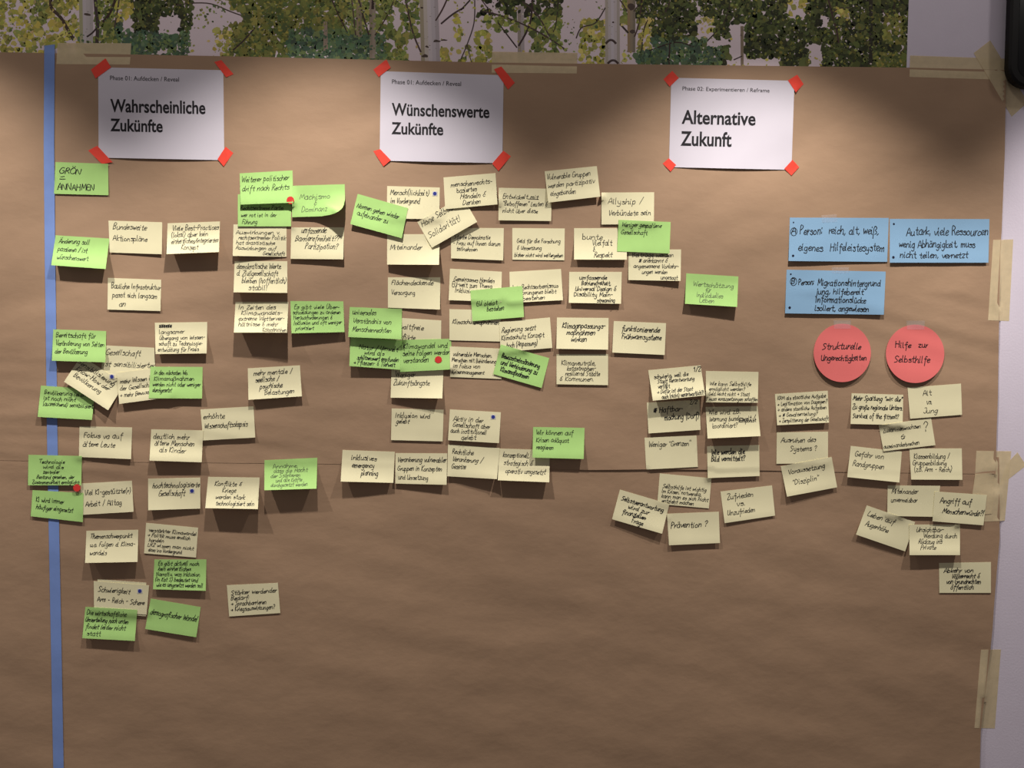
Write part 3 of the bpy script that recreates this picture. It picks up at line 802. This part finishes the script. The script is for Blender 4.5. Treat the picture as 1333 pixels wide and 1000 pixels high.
note('y', '295.3 761.9 361.7 758.9 364.9 798.2 298.3 802.7', 1, 'reading "Stärker werdender Bedarf", alone below the left column', '31 84', '7 96 Stärker werdender|6 42 Bedarf:|5 74 > Sprachbarrieren|4 90 > Kriegsauswirkungen?', 3.1)
# second column
note('y', '504 242.2 572.5 244.2 572 285.4 503.5 284.6', 3, 'reading "Mensch(lichkeit) im Vordergrund"', '26 52', '6 80 Mensch(lichkeit)|7 62 im Vordergrund', 3.8)
note('y', '504 304.9 572.5 304.9 571.5 344.8 503.9 344.5', (8, 20), 'reading only "Miteinander"', '50 50', '6 66 Miteinander', 3.8)
note('y', '586.9 296.6 655.9 297 655 339.1 587.2 336.3', (3, 3), 'reading "Starke Demokratie"', '36 74', '6 74 Starke Demokratie|4 94 - Frau auf Ihnen darum|10 50 teilnehmen', 3.0)
note('y', '543.2 480.2 602 255.5 621.2 288.9 562.1 322.6'.replace('480.2', '289.2'), (7, 8), 'strongly tilted, reading "Hohe Solidarität"', '22 68', '4 92 Hohe Selbstlose|6 74 Solidarität!', 4.4, 0.7)
note('g', '465.6 252.4 531.1 271 523 310.2 456 291.7', (9, 6), 'tilted, reading "Normen gehen wieder aufeinander zu"', '42 66', '4 86 Normen gehen wieder|8 68 aufeinander zu', 3.6)
note('y', '577.3 231 645.1 225.3 647.6 266.1 579.5 272.4', (3, 8), 'reading "menschenrechtsbasiertes Handeln & Denken"', '32 92', '13 92 menschenrechts-|24 62 basiertes|30 78 Handeln &|34 68 Denken', 3.6, 0.7)
note('y', '649.2 244.5 718.5 245.8 717.4 287.8 648.8 286.8', 4, 'reading "Entwickelt mit Betroffenen Leuten"', '33 76', '8 74 Entwickelt mit|8 92 "Betroffenen" Leuten &|8 74 nicht über diese', 3.2)
note('y', '708.9 223 776.9 216.2 781.4 256 713.7 263.8', (9, 11), 'reading "Vulnerable Gruppen werden partizipativ eingebunden"', '28 80', '3 86 Vulnerable Gruppen|3 92 werden partizipativ|6 54 eingebunden', 3.6)
note('y', '783 250.7 851.6 250.3 851.2 291.7 783 292.3', 3, 'reading "Allyship / Verbündete sein"', '36 72', '12 78 Allyship /|14 94 Verbündete sein', 4.0, 0.7)
note('y', '747.3 297.1 816 297 816 338.1 747.3 337.9', 8, 'reading "bunte Vielfalt & Respekt"', '36 92', '16 54 bunte|35 72 Vielfalt|36 40 &|38 72 Respekt', 3.8, 0.7)
note('y', '818 324.8 886.6 324.8 886 365.8 818 364.6', (3, 8), 'reading "Beiträge werden anerkannt & angemessene Vorkehrungen"', '24 96', '8 86 Beiträge werden|20 74 # anerkannt &|10 96 angemessene Vorkehr-|26 74 ungen werden|62 94 ungesagt', 3.0, 0.7)
note('g', '805.4 286.2 873.1 289.1 871.5 330.1 803.4 327.2', (5, 5), 'reading "Weniger gespaltene Gesellschaft"', '20 44', '6 82 Weniger gespaltene|6 56 Gesellschaft', 3.3)
note('y', '666.9 296.9 735.2 297.5 734.6 338.9 666.9 338.1', 1, 'reading "Geld für die Forschung & Umsetzung"', '46 90', '9 92 Geld für die Forschung|9 56 & Umsetzung|4 97 bisher nicht wird weitergehen', 2.8)
note('y', '741 354 809.4 354 808.4 395.5 740.4 394.3', 6, 'reading "umfassende Barrierefreiheit, Universal Design"', '24 96', '20 72 umfassende|24 80 Barrierefreiheit,|12 90 Universal Design &|10 84 Disability Main-|54 88 streaming', None, 0.85)
note('g', '893.3 355.9 961.2 360 959.5 399.6 891.7 395.5', (10, 15), 'reading "Wertschätzung", alone on the right', '40 92', '14 92 Wertschätzung|38 48 für|22 72 individuelles|28 56 Leben', 3.4, 0.6, 'pencil')
note('y', '725 413.4 792.3 414 791.6 455.3 724.3 454.1', 6, 'reading "Klimaanpassungsmaßnahmen wirken"', '33 76', '11 94 Klimaanpassungs-|19 74 maßnahmen|28 58 wirken', 3.8, 0.9)
note('y', '799 418 867.1 420.8 865.2 462.2 797 459', (4, 4), 'reading "funktionierende Frühwarnsysteme"', '30 54', '16 88 funktionierende|17 92 Frühwarnsysteme', 3.8, 0.9)
note('y', '724.5 461 791.6 461 791.6 501.5 724.5 500.3', 2, 'reading "Klimaneutrale, katastrophenresiliente Städte"', '36 88', '10 76 Klimaneutrale,|20 76 katastrophen-|17 84 resiliente Städte|6 72 & Kommunen.', 3.3, 0.65)
note('y', '505 361.1 573.2 361.1 572.7 403.1 505 400.6', (1, 6), 'reading "Flächendeckende Versorgung"', '24 56', '7 86 Flächendeckende|7 52 Versorgung', 3.4)
note('y', '506 413 574.4 417.2 574 458 506 455', 1, 'reading "gewaltfreie Konflikte", mostly hidden by green ones', '34 66', '8 66 gewaltfreie|8 50 Konflikte', 3.6)
note('y', '509.7 476 577.4 478 575.8 518.8 508.5 517.8', (6, 15), 'reading "Weniger Zukunftsängste"', '34 60', '8 46 Weniger|5 74 Zukunftsängste', 3.8)
note('g', '456.2 438.8 524 443.5 522 481.5 454.8 476.6', (12, 9), 'reading "Natur / Umwelt wird als schützenswert", half covered', '38 92', '18 92 Natur / Umwelt|28 66 wird als|14 94 schützenswert empfunden|8 88 > Pflanzen- & Tierwelt', 3.1, 0.75)
note('g', '455.3 399.7 523.3 402.3 522.5 441.9 453.3 438.8', (11, 14), 'reading "universales Verständnis von Menschenrechten"', '24 80', '6 50 universales|8 80 Verständnis von|7 80 Menschenrechten', 3.7)
note('g', '523.4 442.6 587.1 441 589.1 480.9 520.8 484.4', (6, 6), 'reading "Klimawandel und seine Folgen werden verstanden"', '28 72', '4 92 Klimawandel und|3 97 seine Folgen werden|5 54 verstanden', 3.7)
note('y', '585.8 349.8 653.3 353.8 652.5 393 584 390.8', 4, 'reading "Gemeinsames Handeln", partly under a green one', '38 74', '8 86 Gemeinsames Handeln|6 82 EU-weit zum Thema|12 50 Inklusion', 3.2)
note('y', '663.2 353.9 730.3 350.2 733 390.8 664 394.4', 4, 'reading "Rechtsextremismus", right half uncovered', '58 94', '6 92 kein Rechtsextremismus|22 88 Errungenes bleibt|24 66 bestehen', 3.1)
note('y', '585 402.5 652 404 651.5 444.7 585 443', 1, 'reading only "Klimaschutzmaßnahmen"', '46 46', '6 96 Klimaschutzmaßnahmen', 3.2)
note('y', '650 419.3 715.9 413.3 719 453 651.6 458.6', 3, 'reading "Regierung setzt Klimaschutz Konzept um"', '36 86', '4 70 Regierung setzt|3 86 Klimaschutz Konzept|12 72 hoch (Anpassung)', 3.7)
note('g', '612.4 378.2 679.9 372.3 682.1 412.8 615.1 418.2', (4, 4), 'reading "EU bleibt bestehen"', '52 72', '10 50 EU bleibt|29 62 bestehen', 3.5)
note('y', '585.4 451 652.5 453.9 652.9 493.5 586 490.8', 1, 'reading "vulnerable Menschen im Fokus von Krisenmanagement"', '30 88', '6 82 vulnerable Menschen,|4 90 Menschen mit Behinderung|6 58 im Fokus von|4 66 Krisenmanagement', 3.0)
note('g', '652 448.5 715 466.3 705.1 505.2 642.1 487', (3, 3), 'tilted, reading "Klimamaßnahmen" at its foot', '40 84', '8 86 Bewusstseinsänderung|9 84 und Verhinderung zu|12 70 Klimamaßnahmen', 3.5, 0.9)
note('y', '509.9 531.8 577.5 533.5 576.3 574.7 509 573', 2, 'reading "Inklusion wird gelebt"', '28 46', '8 74 Inklusion wird|9 34 gelebt', 3.5)
note('y', '585.6 533 652.1 536.8 649.6 577 583.2 573.2', 4, 'reading "Aktiv in der Gesellschaft, auch institutionell gelebt"', '36 94', '8 66 Aktiv in der|8 80 Gesellschaft aber|4 74 auch institutionell|26 54 gelebt', 3.4)
note('y', '445.9 585.9 514 588.2 512 628.7 443.5 627', (13, 9), 'reading "inklusives emergency planning"', '30 78', '18 66 inklusives|20 62 emergency|38 70 planning', 3.7, 0.75)
note('y', '514.9 589.9 582.2 590.3 581.3 631.3 514.5 629.6', (5, 10), 'reading "Verankerung vulnerabler Gruppen in Konzepten"', '28 86', '4 98 Verankerung vulnerabler|4 90 Gruppen in Konzepten|6 64 und Umsetzung', 3.6)
note('y', '650 584 715.7 586 715 628 648 625.3', (13, 14), 'reading "konzeptionell, strategisch & operativ umgesetzt"', '26 76', '8 60 konzeptionell,|10 66 strategisch &|14 92 operativ umgesetzt', 3.6)
note('y', '583.2 578.7 650.5 583.5 646.9 623.9 582.2 620.1', (4, 13), 'reading "Rechtliche Verankerung / Gesetze"', '28 74', '9 50 Rechtliche|9 68 Verankerung /|8 36 Gesetze', 3.6)
note('g', '694 556 761 557.1 759.8 597.7 693.2 595.8', 11, 'reading "Wir können auf Krisen adäquat reagieren"', '24 72', '6 78 Wir können auf|7 70 Krisen adäquat|7 40 reagieren', 3.4)
# third column
note('y', '842 524.2 910.6 520.4 912 559.7 844.2 564.4', 4, 'reading "Haftbarmachung" and numbered 2/2', '34 60', '12 68 # Haftbar-|32 98 machung (Dorf)', 4.0, 0.9)
note('y', '843.8 482 912 475.5 918 514.9 849.9 521.8', (18, 20), 'reading "schwierig, weil die Stadt" and numbered 1/2', '30 96', '9 74 schwierig, weil die|14 84 Stadt Verantwortung|14 36 verfällt|10 78 > Dafür ist der Staat|18 98 auch (nicht) verantwortlich?!', 3.0, 0.75)
note('y', '839 570 906.8 567 908.5 607.9 841.2 611.3', 1, 'reading "Weniger Grenzen"', '30 30', '7 88 Weniger "Grenzen"', 3.8)
note('y', '920.4 581 988.3 579.4 988.9 619.8 921.3 622.5', 4, 'reading "Wie werden Bilder vermittelt?"', '27 48', '8 72 Wie werden die|8 72 Bild vermittelt?', 3.7, 0.95)
note('y', '918.4 529.9 986.2 528.7 990 567.8 921.1 571', 13, 'reading "Wie wird z.B. Warnung bundesweit koordiniert?"', '24 68', '5 66 Wie wird z.B.|5 92 Warnung bundesweit /|11 58 koordiniert?', 3.5)
note('y', '918.9 483 987.4 484.2 986.5 524.4 918.9 523.8', 9, 'reading "Wie kann Selbsthilfe ermöglicht werden?"', '46 94', '7 86 Wie kann Selbsthilfe|6 74 ermöglicht werden?|6 84 Geld reicht nicht > Staat|6 99 muss voraussetzungen schaffen', 2.7)
note('y', '858.9 616.4 926.2 622.7 922.8 662 855.6 656', 1, 'reading "Selbsthilfe ist wichtig"', '46 94', '8 92 Selbsthilfe ist wichtig|7 84 im Krisen. notwendig,|7 97 kann man es sich nicht|8 70 entzieht machen', 2.8)
note('y', '807 637.4 871.3 656.4 861.9 695 796.7 676', (5, 9), 'tilted, reading "Selbstverantwortung wird zur finanziellen Frage"', '32 92', '8 92 Selbstverantwortung|24 66 wird zur|16 62 finanziellen|38 60 Frage', 3.4, 0.85)
note('y', '868.2 668.9 935.7 666.2 937.2 707 870.9 710', 5, 'reading only "Prävention?"', '46 46', '6 76 Prävention ?', 4.2, 0.85)
note('y', '937.9 640 1005 632 1009 671.3 943.3 681.2', 3, 'reading "Zufrieden vs. Unzufrieden"', '28 78', '11 62 Zufrieden|28 44 vs.|8 62 Unzufrieden', 3.6)
note('y', '1008.7 513 1077.5 508.7 1079.2 550.3 1011.6 553.7', 6, 'reading "KRM als staatliche Aufgabe"', '20 92', '5 96 KRM als staatliche Aufgabe|3 98 > Legitimation von Dagegen?|3 96 > andere staatliche Aufgaben|4 78 > # Gewaltenteilung?|4 99 > Zersplitterung der Gesellschaft', 2.7)
note('y', '1011.2 563 1077.9 562 1077.9 603 1010.7 603.9', 1, 'reading "Ausruhen des Systems?"', '32 60', '8 76 Ausruhen des|27 78 Systems ?', 3.8)
note('y', '1016.3 607 1082.6 594.9 1089.8 634.5 1024.5 646.7', (8, 4), 'reading "Voraussetzung Disziplin"', '30 66', '12 84 Voraussetzung|16 68 "Disziplin"', 3.6)
note('y', '1108.6 512 1175.8 514 1175 553.5 1107.2 552', 4, 'reading "Mehr Spaltung" and "Survival of the fittest?"', '22 80', '3 98 Mehr Spaltung "wir: die"|3 99 Zu große regionale Unters.|4 92 Survival of the fittest?', 3.4, 0.85)
note('y', '1107.5 580.6 1174 588 1170.8 628.2 1102.9 621.2', 6, 'reading "Gefahr von Randgruppen"', '30 62', '10 66 Gefahr von|8 68 Randgruppen', 3.8)
note('y', '1183.8 584 1252 583.8 1252.8 624.8 1186.2 624.4', 5, 'reading "Klassenbildung / Gruppenbildung"', '32 74', '8 76 Klassenbildung /|5 70 Gruppenbildung|7 80 (z.B. Arm - Reich)', 3.5)
note('y', '1143.9 554 1212 543.9 1217.7 579.6 1150.2 587.6', 2, 'reading "Zusammenwachsen / auseinanderbrechen"', '30 90', '6 78 Zusammenwachsen|38 48 ~|2 70 auseinanderbrechen', 3.0)
note('y', '1181.4 504.7 1251 499.4 1252.4 540 1184.8 545.3', 2, 'reading "Alt vs. Jung"', '30 86', '28 44 Alt|34 44 vs.|26 54 Jung', 3.7)
note('y', '1155.6 632 1223.9 632.5 1219.7 673 1155 671.8', 3, 'reading "Miteinander unvermeidbar"', '26 54', '8 58 Miteinander|7 58 unvermeidbar', 3.4)
note('y', '1128.3 658 1191.3 679.7 1178.3 718 1114.3 696', (6, 4), 'tilted, reading "Leben auf Augenhöhe"', '30 62', '8 62 Leben auf|10 56 Augenhöhe', 3.6)
note('y', '1217 639.8 1284.8 644.5 1280.2 684 1213.8 678.7', 4, 'reading "Angriff auf Menschenwürde?!"', '36 70', '12 72 Angriff auf|18 97 Menschenwürde?!', 4.0, 0.85)
note('y', '1183.6 683 1249.7 683 1249.7 722.8 1184 722.8', 12, 'reading "Unsichtbarwerdung durch Rückzug ins Private"', '24 82', '14 68 Unsichtbar-|28 94 Werdung durch|18 64 Rückzug ins|22 52 Private', 3.5)
note('y', '1222.4 733 1290 731.8 1290 772 1222.8 772', 1, 'reading "Abkehr von Völkerrecht", lowest at the right edge', '32 88', '9 66 Abkehr von|24 78 Völkerrecht &|14 80 von Grundrechten|22 66 öffentlich', 3.3, 0.85)


def small_mark(parent, px, py, txt, wpx, xh=3.4, under=None):
    """extra writing on the top sheet under a pixel"""
    s = under
    u, v = s.uv(px, py)
    V, F = [], []
    write_line(txt, u * s.W, u * s.W + wpx, v * s.H, xh, V, F, s.put, random.Random(3), 0.8)
    obj('handwriting', V, F, 'ink', parent)


by_label = {o['label']: o for o in C.objects if 'label' in o}


def top_sheet(px, py):
    best, bh = None, -1
    for s in PLACED:
        u, v = s.uv(px, py)
        if 0 <= u <= 1 and 0 <= v <= 1 and s.h(u, v) > bh: best, bh = s, s.h(u, v)
    return best


def underline(part, x0, y0, x1, y1):
    s = top_sheet((x0 + x1) / 2, (y0 + y1) / 2)
    V, F, pts = [], [], []
    for k in range(9):
        u, v = s.uv(x0 + (x1 - x0) * k / 8, y0 + (y1 - y0) * k / 8)
        pts.append((u * s.W, v * s.H))
    ribbon(pts, 0.7, V, F, s.put)
    obj('underline', V, F, 'ink', lab(part))


def top_h(px, py):
    s = top_sheet(px, py)
    return s.h(*s.uv(px, py)) if s else paper_h(px, py)


def lab(part): return next(o for l, o in by_label.items() if part in l)


small_mark(lab('numbered 1/2'), 903, 484, '1/2', 9, 3.2, top_sheet(905, 482))
small_mark(lab('numbered 2/2'), 898, 526.5, '2/2', 9, 3.2, top_sheet(900, 528))
small_mark(lab('auseinanderbrechen'), 1202, 562, '?', 6, 6.5, top_sheet(1204, 560))
small_mark(lab('bundesweit koordiniert'), 962, 550, 'komponist', 22, 2.8, top_sheet(970, 548))

underline('Entwickelt mit', 687, 259, 701, 259.5)
underline('finanziellen', 824, 673, 841, 675.5)
underline('Sensibilisierung / Know-How', 144.5, 500, 152, 496)

# ------------------------------------------------------------------ blue cards and red discs
def card(c, lift, label, writing, marks):
    s = Sheet(c, 24, 12)
    s.drape(prof_note(lift[0], lift[1], 1.5), 0.6 * MM)
    o = s.build('moderation_card', 'b', 0.3 * MM)
    tag(o, label, 'moderation card', 'blue moderation cards on the brown paper')
    V, F = [], []
    rng = random.Random(int(c[0]))
    for (x0, y, x1, xh, t) in writing:
        u0, v0 = s.uv(x0, y); u1, _ = s.uv(x1, y)
        write_line(t, u0 * s.W, u1 * s.W, v0 * s.H, xh, V, F, s.put, rng, 1.0, 0.08)
    for (cx, cy, r) in marks[2:]:
        u, v = s.uv(cx, cy)
        ribbon([(u * s.W + r * .9 * math.cos(a * .2618), v * s.H + r * 1.12 * math.sin(a * .2618)) for a in range(25)], 0.8, V, F, s.put)
    obj('handwriting', V, F, 'ink', o)
    for (cx, cy, r) in marks[:2]:
        u, v = s.uv(cx, cy)
        cV = [s.put(u * s.W + r * math.cos(-a * .5236), v * s.H + r * math.sin(-a * .5236), 0.32 * MM) for a in range(12)]
        obj('dark_dot', cV, [tuple(range(12))], 'hole', o)
    return s, o


card([1028.2, 283.3, 1157, 283.8, 1154.9, 341, 1026.5, 339.8], (6, 1.5), 'blue card reading "Person: reich, alt, weiß"',
     [(1041.5, 305, 1071, 6.2, 'Person:'), (1079, 304.5, 1144, 6.0, 'reich, alt, weiß,'), (1039.5, 326.5, 1071, 5.2, 'eigenes'), (1081, 326.5, 1151, 5.6, 'Hilfeleistesystem'), (1030.6, 304, 1036, 4, 'A')],
     [(1033, 289.5, 1.0), (1032.4, 333, 1.6), (1033.4, 301.7, 4.6)])
card([1158.3, 285, 1288, 285.3, 1286.7, 342, 1158.3, 342], (5, 4), 'blue card reading "Autark, viele Ressourcen" at the right paper edge',
     [(1180, 306, 1286.5, 5.8, 'Autark, viele Ressourcen'), (1170.5, 322, 1269, 5.0, 'wenig Abhängigkeit, muss'), (1172, 335.8, 1260, 4.6, 'nicht teilen, vernetzt')],
     [(1163.6, 291.6, 1.3), (1163, 335, 1.7)])
card([1024, 351.2, 1153, 353.6, 1150.5, 409.8, 1022, 408], (4, 3.5), 'blue card reading "Person: Migrationshintergrund", lower of the two left ones',
     [(1039.5, 370.5, 1060, 4.0, 'Person:'), (1064.5, 371.5, 1146, 4.8, 'Migrationshintergrund'), (1062, 382.5, 1124, 4.2, 'jung, hilfebereit'), (1062, 393.5, 1127, 4.4, 'Informationslücke'), (1061, 404.5, 1131, 4.4, 'isoliert, angewiesen'), (1030.4, 369, 1035, 3.4, 'B')],
     [(1029.4, 357, 1.1), (1028, 400.6, 1.7), (1033, 366.5, 4.6)])


def disc(cx, cy, rx, ry, label, writing):
    s = Sheet([cx - rx, cy - ry, cx + rx, cy - ry, cx + rx, cy + ry, cx - rx, cy + ry], 20, 20)
    s.inside = lambda u, v: (u - .5) ** 2 + (v - .5) ** 2 < .252
    s.drape(lambda u, v: 6.0 * max(0, v - .1) ** 1.4 * MM, 0.6 * MM, 1)
    NR, NA = 10, 64
    V, F = [], []
    for k, dy in enumerate((0, 0.35 * MM)):
        b = len(V)
        V.append(P(cx, cy, s.h(.5, .5) - dy))
        for r in range(1, NR + 1):
            for a in range(NA):
                t = 2 * math.pi * a / NA
                x, y = cx + rx * r / NR * math.cos(t), cy + ry * r / NR * math.sin(t)
                V.append(P(x, y, s.h(*s.uv(x, y)) - dy))
        for a in range(NA):
            a2 = (a + 1) % NA
            f = (b, b + 1 + a2, b + 1 + a)
            F.append(f if k == 0 else f[::-1])
            for r in range(NR - 1):
                q = b + 1 + r * NA
                f = (q + a, q + a2, q + NA + a2, q + NA + a)
                F.append(f if k == 0 else f[::-1])
    n = len(F)
    nb = 1 + NR * NA
    ring = [1 + (NR - 1) * NA + a for a in range(NA)]
    k0 = len(V)
    V += [V[i] for i in ring] + [V[nb + i] for i in ring]
    for a in range(NA):
        a2 = (a + 1) % NA
        F.append((k0 + a, k0 + NA + a, k0 + NA + a2, k0 + a2))
    o = obj('round_card', V, F, 'r', None, True, n)
    tag(o, label, 'round card', 'red round cards on the brown paper')
    V, F = [], []
    rng = random.Random(int(cx))
    for (x0, y, x1, xh, t) in writing:
        u0, v0 = s.uv(x0, y); u1, _ = s.uv(x1, y)
        write_line(t, u0 * s.W, u1 * s.W, v0 * s.H, xh, V, F, s.put, rng, 0.95, 0.06)
    obj('handwriting', V, F, 'ink', o)


disc(1096.5, 459.5, 37.3, 38, 'round red card reading "Strukturelle Ungerechtigkeiten"', [(1070.5, 454.5, 1120.5, 4.4, 'Strukturelle'), (1069, 469.3, 1128, 4.2, 'Ungerechtigkeiten')])
disc(1191.3, 460.7, 38, 38, 'round red card reading "Hilfe zur Selbsthilfe"', [(1166, 452.5, 1186, 4.2, 'Hilfe'), (1196, 452.5, 1208, 4.0, 'zur'), (1164.5, 471.8, 1210.5, 4.4, 'Selbsthilfe')])

CT = 'clear tape pieces on the cards'
strip('clear_tape_piece', [1069, 280.5, 1089, 279, 1090, 289, 1070, 290], 'cleartape', 'crumpled clear tape on the top edge of the "Person: reich" card', 'tape', CT, 10, 6)
strip('clear_tape_piece', [1083, 348, 1105, 348, 1105, 356, 1083, 356], 'cleartape', 'clear tape on the top edge of the "Migrationshintergrund" card', 'tape', CT, 10, 6)
strip('clear_tape_piece', [1085, 417, 1108, 417, 1107, 428, 1086, 428], 'cleartape', 'clear tape on top of the "Strukturelle Ungerechtigkeiten" disc', 'tape', CT, 10, 6)
strip('clear_tape_piece', [1180, 417.5, 1204, 417.5, 1203, 429, 1181, 429], 'cleartape', 'clear tape on top of the "Hilfe zur Selbsthilfe" disc', 'tape', CT, 10, 6)


# ------------------------------------------------------------------ dot stickers
def round_sticker(name, px, py, r, m, parent=None, e=0.45 * MM, n=20):
    V, F = [], []
    h = max(top_h(px + dx, py + dy) for dx in (-r, 0, r) for dy in (-r, 0, r)) + e
    for k in (0, 1):
        for a in range(n):
            t = 2 * math.pi * a / n
            V.append(P(px + r * math.cos(t), py - r * math.sin(t), h - k * 0.15 * MM))
    F.append(tuple(range(n - 1, -1, -1)))
    F.append(tuple(range(n, 2 * n)))
    for a in range(n):
        b = (a + 1) % n
        F.append((a, n + a, n + b, b)[::-1])
    return obj(name, V, F, m, parent), h


for (x, y, r, l) in ((378, 260.7, 4.9, 'red dot sticker at the foot of the "Weiterer politischer drift" note'),
                     (100, 635.2, 4.8, 'red dot sticker between the "Technologie" and "KI wird" notes'),
                     (570.6, 468.3, 4.6, 'red dot sticker on the "Klimawandel und seine Folgen" note')):
    o, _ = round_sticker('dot_sticker', x, y, r, 'reddot')
    tag(o, l, 'dot sticker', 'red dot stickers on the notes')
for (x, y, l) in ((145.5, 490.3, 'Sensibilisierung'), (249.8, 639.1, 'hochtechnologisierte Gesellschaft'), (181.9, 769.5, 'Schwierigkeit Arm-Reich-Schere'),
                  (566, 252, 'Mensch(lichkeit) im Vordergrund'), (642, 542.8, 'Aktiv in der Gesellschaft')):
    h = max(top_h(x + dx, y + dy) for dx in (-3.2, 3.2) for dy in (-3.2, 3.2)) + 0.3 * MM
    V = [P(x + dx, y + dy, h) for dx, dy in ((-3.2, -3), (-3.2, 3.2), (3.4, 3.2), (3.4, -3))]
    V += [v + Vector((0, 0.08 * MM, 0)) for v in V]
    o = obj('dot_sticker', V, [(0, 1, 2, 3), (7, 6, 5, 4), (0, 4, 5, 1), (1, 5, 6, 2), (2, 6, 7, 3), (3, 7, 4, 0)], 'dotback')
    tag(o, 'small blue dot sticker on the "' + l + '" note', 'dot sticker', 'blue dot stickers on the notes')
    round_sticker('blue_dot', x, y, 2.3, 'bluedot', o, 0.7 * MM, 16)


# ------------------------------------------------------------------ black screen hung at the upper right
def rounded(x0, x1, z0, z1, r, y, n=8):
    pts = []
    for cx, cz, a0 in ((x1 - r, z1 - r, 0), (x0 + r, z1 - r, 90), (x0 + r, z0 + r, 180), (x1 - r, z0 + r, 270)):
        for k in range(n + 1):
            a = math.radians(a0 + 90 * k / n)
            pts.append(Vector((cx + r * math.cos(a), y, cz + r * math.sin(a))))
    return pts


q = P(1313.2, 112.5, 0.036)
x0, z0 = q.x, q.z
x1, z1 = x0 + 1.0, z0 + 0.58
V, F = [], []
rings = [rounded(x0 + .004, x1 - .004, z0 + .004, z1 - .004, .046, -0.012), rounded(x0, x1, z0, z1, .05, -0.018), rounded(x0, x1, z0, z1, .05, -0.032), rounded(x0 + .005, x1 - .005, z0 + .005, z1 - .005, .045, -0.036)]
n = len(rings[0])
for r in rings: V += r
F.append(tuple(range(n)))
F.append(tuple(3 * n + i for i in range(n - 1, -1, -1)))
for k in range(3):
    for i in range(n):
        j = (i + 1) % n
        F.append((k * n + i, (k + 1) * n + i, (k + 1) * n + j, k * n + j))
tv = obj('wall_screen', V, F, 'black')
tag(tv, 'black wall-hung screen with a rounded corner at the upper right', 'screen')
pan = rounded(x0 + .02, x1 - .02, z0 + .02, z1 - .02, .03, -0.0365)
obj('screen_panel', pan + [p + Vector((0, 0.0005, 0)) for p in pan], [tuple(range(n - 1, -1, -1))] + [(i, (i + 1) % n, n + (i + 1) % n, n + i) for i in range(n)], 'screen', tv)
bx, bf = box_verts(x0 + .35, x1 - .35, -0.0125, -0.0002, z0 + .18, z1 - .18)
obj('mounting_plate', bx, bf, 'black', tv)
